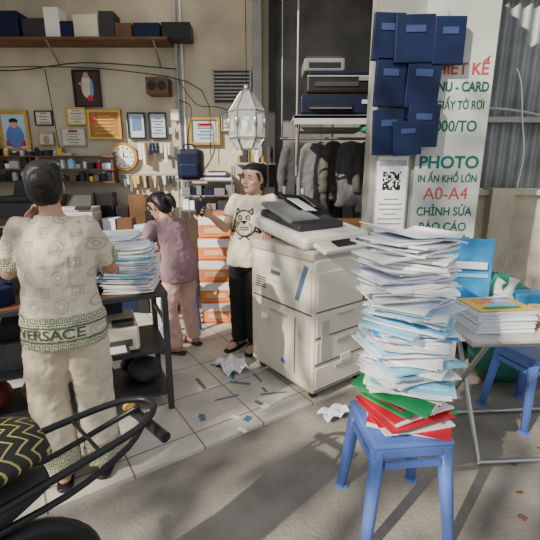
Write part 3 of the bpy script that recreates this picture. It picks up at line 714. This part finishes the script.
def textpolys(st_,size,sx=1.):
    c=bpy.data.curves.new('t','FONT'); c.body=st_; c.size=size; c.align_x='CENTER'; c.align_y='CENTER'; c.offset=.001
    o=bpy.data.objects.new('t',c); COL.objects.link(o); bpy.context.view_layer.update()
    me=o.evaluated_get(bpy.context.evaluated_depsgraph_get()).to_mesh()
    r=[[(me.vertices[i].co.x*sx,me.vertices[i].co.y) for i in p.vertices] for p in me.polygons]
    bpy.data.objects.remove(o); bpy.data.curves.remove(c); return r
def arc(cx,cy,rx,ry,a0,a1,n=16): return [(cx+rx*math.cos(math.radians(a0+(a1-a0)*i/n)),cy+ry*math.sin(math.radians(a0+(a1-a0)*i/n))) for i in range(n+1)]

# -- centre woman
tee=mat('cream_tshirt',(.66,.60,.47),.8,var=.06,bump=.2,bs=300)
blk=mat('black_trousers',(.012,.012,.015),.8,bump=.3,bs=30)
J=dict(f=(-.35,-.94,0),pelvis=(-.19,3.30,.86),waist=(-.18,3.30,1.02),chest=(-.155,3.29,1.20),neck=(-.13,3.29,1.375),head=(-.13,3.265,1.49),hf=(-.62,-.78,-.03),hup=(.05,0,1),
 Rsh=(-.275,3.335,1.315),Rel=(-.365,3.26,1.09),Rwr=(-.455,3.12,1.20),Lsh=(.015,3.225,1.315),Lel=(.075,3.20,1.09),Lwr=(.00,3.06,1.10),
 Rhip=(-.265,3.33,.80),Rkn=(-.27,3.31,.46),Ran=(-.27,3.34,.09),Lhip=(-.11,3.27,.80),Lkn=(-.13,3.24,.46),Lan=(-.13,3.28,.09),Rtoe=(-.6,-.8,0),Ltoe=(-.3,-.95,0))
P,sh,_=person('woman_holding_phone',J,tee,blk,skin,black,sl=(.62,.62),hands={'R':((-.55,-.45,.55),(.45,-.85,.1),(.3,.1,.9),.55),'L':((-.2,-.9,-.15),(0,0,-1),(-1,0,0),.25)},bun=((0,-.105,.07),(.045,.04,.045)),slr=.064)
rt=V((.94,-.35,0)); dn=V((.35,.94,0))
org=V((-.165,3.29,1.155))
s_=[(arc(0,-.015,.075,.088,0,360,28),.009),([(-.062,.03),(-.058,.085),(-.03,.065)],.009),([(.062,.03),(.058,.085),(.03,.065)],.009),
 (arc(0,-.045,.05,.05,0,360,20),.004),
 (arc(-.028,.025,.014,.014,0,360),.007),(arc(.028,.025,.014,.014,0,360),.007),([(-.031,.025),(-.025,.025)],.007),([(.031,.025),(.025,.025)],.007),
 ([(-.014,.002),(0,-.016),(.014,.002),(-.014,.002)],.007),([(-.006,-.004),(.006,-.004)],.008),
 ([(-.073,-.02),(-.10,-.075),(-.07,-.065)],.012),([(.073,-.02),(.10,-.075),(.07,-.065)],.012),([(-.015,-.105),(-.03,-.120),(-.05,-.112)],.009),([(.015,-.105),(.03,-.120),(.05,-.112)],.009),
 ([(-.03,-.04),(.03,-.04)],.006),([(-.035,-.055),(.035,-.055)],.006)]
decal('tshirt_print',sh,P,s_,org,rt,(0,0,1),dn,black,sc=1.2)
b=B('smartphone'); b.box((0,0,0),(.075,.009,.155),black,bev=.003); b.box((0,.006,0),(.066,.002,.14),mat('screen',(.10,.13,.2),.15)); b.box((-.02,-.006,.055),(.02,.003,.025),grey)
b.done((-.515,3.035,1.285),rot=(.2,.5,-.5),parent=P)

# -- left woman (back to camera)
pat=mat('patterned_fabric',(.65,.57,.44),.75,var=.06,bump=.15,bs=300)
nx=NX(pat); X,Y,ZZ=nx.xyz()[:3]
def cell(v,s,o): return nx.m('SUBTRACT',nx.m('FRACT',nx.m('MULTIPLY_ADD',v,1/s,o)),.5)
SX,SZ=.12,.13
cx=cell(X,SX,.2); cz=cell(ZZ,SZ,.1)
rd=nx.m('SQRT',nx.m('ADD',nx.m('MULTIPLY',cx,cx),nx.m('MULTIPLY',cz,cz)))
r1=nx.m('COMPARE',rd,.22,.03); r2=nx.m('COMPARE',rd,.11,.03)
cx2=cell(X,SX,.7); cz2=cell(ZZ,SZ,.6); sq2=nx.m('MAXIMUM',nx.m('ABSOLUTE',cx2),nx.m('ABSOLUTE',cz2)); r3=nx.m('COMPARE',sq2,.15,.025); r4=nx.m('COMPARE',sq2,.07,.025)
msk=nx.m('MINIMUM',nx.m('ADD',nx.m('ADD',r1,r2),nx.m('ADD',r3,r4)),1)
c1=nx.mix(nx.m('MULTIPLY',msk,.52),nx.basecol(),(.24,.26,.24)); nx.nt.links.new(c1,nx.base())
def keymat(name,bgc,fgc,s=.05):
    m=mat(name,bgc,.75,var=.05); n_=NX(m); X,Y,ZZ=n_.xyz()[:3]
    def cl(v,o=0.): return n_.m('SUBTRACT',n_.m('FRACT',n_.m('MULTIPLY_ADD',v,1/s,o)),.5)
    a=n_.m('ABSOLUTE',cl(n_.m('ADD',X,Y)));c=n_.m('ABSOLUTE',cl(ZZ)); q=n_.m('MAXIMUM',a,c)
    k=n_.m('MINIMUM',n_.m('ADD',n_.m('COMPARE',q,.38,.07),n_.m('COMPARE',q,.12,.07)),1)
    n_.nt.links.new(n_.mix(k,n_.basecol(),fgc),n_.base()); return m
keyg=keymat('key_trim_green',(.09,.17,.09),(.58,.53,.38),.042); bandg=mat('band_green',(.08,.15,.08),.75)
plainb=mat('plain_beige_fabric',(.65,.56,.43),.75,var=.06,bump=.15,bs=300)
J=dict(f=(-.2,.98,0),pelvis=(-.985,1.80,.88),waist=(-.985,1.80,1.03),chest=(-.98,1.80,1.19),neck=(-.985,1.81,1.365),head=(-1.015,1.85,1.485),hf=(-.35,.93,-.08),
 Rsh=(-.85,1.835,1.305),Rel=(-.805,1.95,1.085),Rwr=(-.87,2.13,1.04),Lsh=(-1.12,1.78,1.305),Lel=(-1.215,1.80,1.085),Lwr=(-1.16,1.95,1.27),
 Lhip=(-1.07,1.785,.80),Lkn=(-1.10,1.78,.46),Lan=(-1.035,1.71,.09),Rhip=(-.90,1.82,.80),Rkn=(-.905,1.85,.46),Ran=(-.865,1.80,.09),Rtoe=(-.1,1,0),Ltoe=(-.4,.9,0))
P,sh,pn=person('woman_in_patterned_outfit',J,pat,plainb,skin2,black,sl=(.85,.85),hands={'L':((.25,.15,1),(.6,-.4,0),(.5,-.8,.1),.6),'R':((-.3,.9,-.2),(0,0,-1),(-1,0,0),.4)},hem=-.12,bulk=1.04,bun=((0,-.115,.01),(.055,.045,.055)),legr=(.112,.092,.085),hs=.93,slr=.058)
def band_from(target,nm,m,par,test,off=.004):
    bpy.context.view_layer.update(); dg=bpy.context.evaluated_depsgraph_get(); me=target.evaluated_get(dg).to_mesh()
    b=B(nm); keep=[p for p in me.polygons if test(p.center)]
    idx={}; vs=[];fs=[]
    for p in keep:
        f=[]
        for i in p.vertices:
            if i not in idx: idx[i]=len(vs); vs.append(me.vertices[i].co+me.vertices[i].normal*off)
            f.append(idx[i])
        fs.append(f)
    b._add(vs,fs,m,smooth=True); b.done(parent=par,fix=False)
band_from(sh,'hem_band',keyg,P,lambda c:.765<c.z<.80 or .872<c.z<.914)
band_from(sh,'hem_stripe',bandg,P,lambda c:.80<=c.z<=.808 or .864<=c.z<=.872)
le=V(J['Lel']);ls=V(J['Lsh']); ax_=(le-ls).normalized()
re_=V(J['Rel']);rs=V(J['Rsh']); ax2=(re_-rs).normalized()
band_from(sh,'cuff_trim',keyg,P,lambda c:(.145<(c-ls).dot(ax_)<.215 and (c-ls-ax_*(c-ls).dot(ax_)).length<.085 and c.x<-1.135) or (.15<(c-rs).dot(ax2)<.215 and (c-rs-ax2*(c-rs).dot(ax2)).length<.08 and c.y>1.9))
band_from(pn,'trouser_hem_trim',keyg,P,lambda c:c.z<.22)
decal('hem_lettering',sh,P,[],(-.985,1.80,.836),(1,0,0),(0,0,1),(0,1,0),mat('green_lettering',(.05,.10,.04),.7),off=.004,tris=textpolys('VERSACE',.062,1.15))
b=B('smartphone'); b.box((0,0,0),(.075,.009,.15),black,bev=.003); b.box((0,-.006,0),(.066,.002,.138),mat('screen',(.10,.13,.2),.15)); b.done((-1.10,1.93,1.37),rot=(0,.25,-1.1),parent=P)

# -- woman in mauve top, leaning
mauve=mat('mauve_tshirt',(.29,.18,.21),.8,var=.08,bump=.2,bs=200); pinkp=mat('pink_trousers',(.70,.45,.40),.8,var=.06)
J=dict(f=(-.8,.6,0),pelvis=(-.755,3.25,.78),waist=(-.775,3.265,.91),chest=(-.82,3.29,1.05),neck=(-.87,3.32,1.175),head=(-.925,3.355,1.26),hf=(-.72,.45,-.55),
 Rsh=(-.785,3.43,1.11),Rel=(-.90,3.47,.92),Rwr=(-1.06,3.40,.86),Lsh=(-.95,3.20,1.11),Lel=(-1.03,3.10,.91),Lwr=(-1.14,3.14,.86),
 Lhip=(-.805,3.18,.73),Lkn=(-.84,3.15,.42),Lan=(-.80,3.18,.09),Rhip=(-.705,3.32,.73),Rkn=(-.72,3.33,.42),Ran=(-.69,3.38,.09),Rtoe=(-.7,.4,0),Ltoe=(-.8,.2,0))
person('woman_leaning_over_table',J,mauve,pinkp,skin2,dark,sl=(.6,.6),hands={'L':((-.7,.2,-.4),(0,0,-1),(0,1,0),.5),'R':((-.8,-.1,-.3),(0,0,-1),(0,-1,0),.5)},hem=-.12,bulk=.94,hs=.95,pony=([(0,-.10,.02),(0,-.15,.0),(0,-.17,-.05),(0,-.165,-.11)],[.03,.035,.03,.012]),legr=(.088,.070,.064),slr=.056)

# ------------------------------------------------------------ motorbike at lower left
MB=empty('motorbike',(-.65,1.02,-.01),math.radians(46))
seatm=mat('seat_cover_black_yellow',(.012,.012,.012),.45,var=.1)
nx=NX(seatm); X,Y,ZZ=nx.xyz()[:3]
tri=nx.m('PINGPONG',Y,.035); q=nx.m('FRACT',nx.m('MULTIPLY',nx.m('ADD',X,tri),1/.035)); k=nx.m('LESS_THAN',q,.2)
nx.nt.links.new(nx.mix(k,nx.basecol(),(.36,.32,.10)),nx.base())
b=B('seat'); A=V((0,1,0))
b.loft([(V((-.75,0,.76)),A,Z,.09,.035),(V((-.6,0,.775)),A,Z,.125,.05),(V((-.35,0,.79)),A,Z,.135,.055),(V((-.12,0,.83)),A,Z,.14,.05),(V((-.02,0,.82)),A,Z,.10,.03)],seatm,n=24)
b.done(parent=MB)
b=B('frame_and_rack')
b.tube([(-.2,.13,.74),(0,.12,.75),(.22,.10,.76),(.31,.05,.765),(.33,0,.765),(.31,-.05,.765),(.22,-.10,.76),(0,-.12,.75),(-.2,-.13,.74)],.012,black,n=10)
b.tube([(-.25,.10,.66),(0,.10,.66),(.2,.08,.70),(.30,.03,.75)],.010,black,n=10); b.tube([(-.25,-.10,.66),(0,-.10,.66),(.2,-.08,.70),(.30,-.03,.75)],.010,black,n=10)
b.cyl((.10,-.115,.755),(.10,.115,.755),.006,black)
b.loft([(V((-.9,0,.5)),A,Z,.08,.12),(V((-.5,0,.6)),A,Z,.11,.11),(V((-.2,0,.66)),A,Z,.09,.07),(V((-.02,0,.68)),A,Z,.04,.03)],dark,n=16)
for y in(-.1,.1): b.tube([(-.50,y,.30),(-.15,y*1.1,.30)],.02,dark); b.cyl((-.15,y,.30),(-.22,y*.9,.64),.02,metal)
b.cyl((.30,-.14,.71),(.30,.14,.71),.018,black); b.cyl((.30,.06,.71),(.30,.12,.71),.020,yellow)
b.tube([(-.9,0,.5),(-1.1,0,.7),(-1.15,0,.95)],.04,dark)
b.tube([(-1.15,-.3,1.0),(-1.15,-.1,.97),(-1.15,.1,.97),(-1.15,.3,1.0)],.014,black); b.tube([(-1.15,0,.9),(-1.28,0,.5),(-1.33,0,.28)],.03,metal)
b.done(parent=MB)
b=B('wheels')
for x in(-.17,-1.33):
    pr_=[]
    n=36
    for i in range(n):
        a=2*math.pi*i/n
        for j in range(8):
            c=2*math.pi*j/8; pr_.append((x+(.25+.035*math.cos(c))*math.cos(a),.035*math.sin(c),.285+(.25+.035*math.cos(c))*math.sin(a)))
    f=[(i*8+j,i*8+(j+1)%8,((i+1)%n)*8+(j+1)%8,((i+1)%n)*8+j) for i in range(n) for j in range(8)]
    b._add(pr_,f,black,smooth=True); b.cyl((x,-.05,.285),(x,.05,.285),.05,metal)
    for i in range(12):
        a=2*math.pi*i/12; b.cyl((x,0,.285),(x+.22*math.cos(a),0,.285+.22*math.sin(a)),.003,metal,seg=5)
b.done(parent=MB)

# ------------------------------------------------------------ street tree that dapples the sun
leafm=mat('leaf_green',(.06,.14,.03),.6,var=.4)
b=B('street_tree'); base=V((-6.6,-6.2,0))
b.tube([base+V((0,0,-.02)),base+V((.1,.1,2)),base+V((0,.2,4))],[.22,.17,.14],wood,n=14)
for i in range(9):
    a=i*.7; e=base+V((2.2*math.cos(a),2.2*math.sin(a),U(5,8))); b.tube([base+V((0,.2,3.8)),(base+V((0,.2,4))).lerp(e,.5)+V((0,0,.3)),e],[.1,.05,.015],wood,n=8)
vs=[];f=[]
for i in range(2900):
    th=U(0,6.283);ph=math.acos(U(-1,1)); r=U(.3,1)**.5; c=base+V((3.4*r*math.sin(ph)*math.cos(th),3.4*r*math.sin(ph)*math.sin(th),6.6+2.6*r*math.cos(ph)))
    M_=Euler((U(0,3),U(0,3),U(0,3))).to_matrix(); s=U(.08,.17); k=len(vs)
    for q in((-1,0),(0,-.45),(1,0),(0,.45)): vs.append(c+M_@V((q[0]*s,q[1]*s,0)))
    f.append((k,k+1,k+2,k+3))
b._add(vs,f,leafm); b.done(fix=False)
# added fill tube, out of view under the ceiling, brightens the interior
b=B('added_fill_tube')
b.box((-1.2,4.25,3.54),(1.25,.07,.04),white); b.cyl((-1.8,4.25,3.505),(-.6,4.25,3.505),.014,mat('fill_tube_glow',(1,.92,.8),.5,emit=14)); b.done()
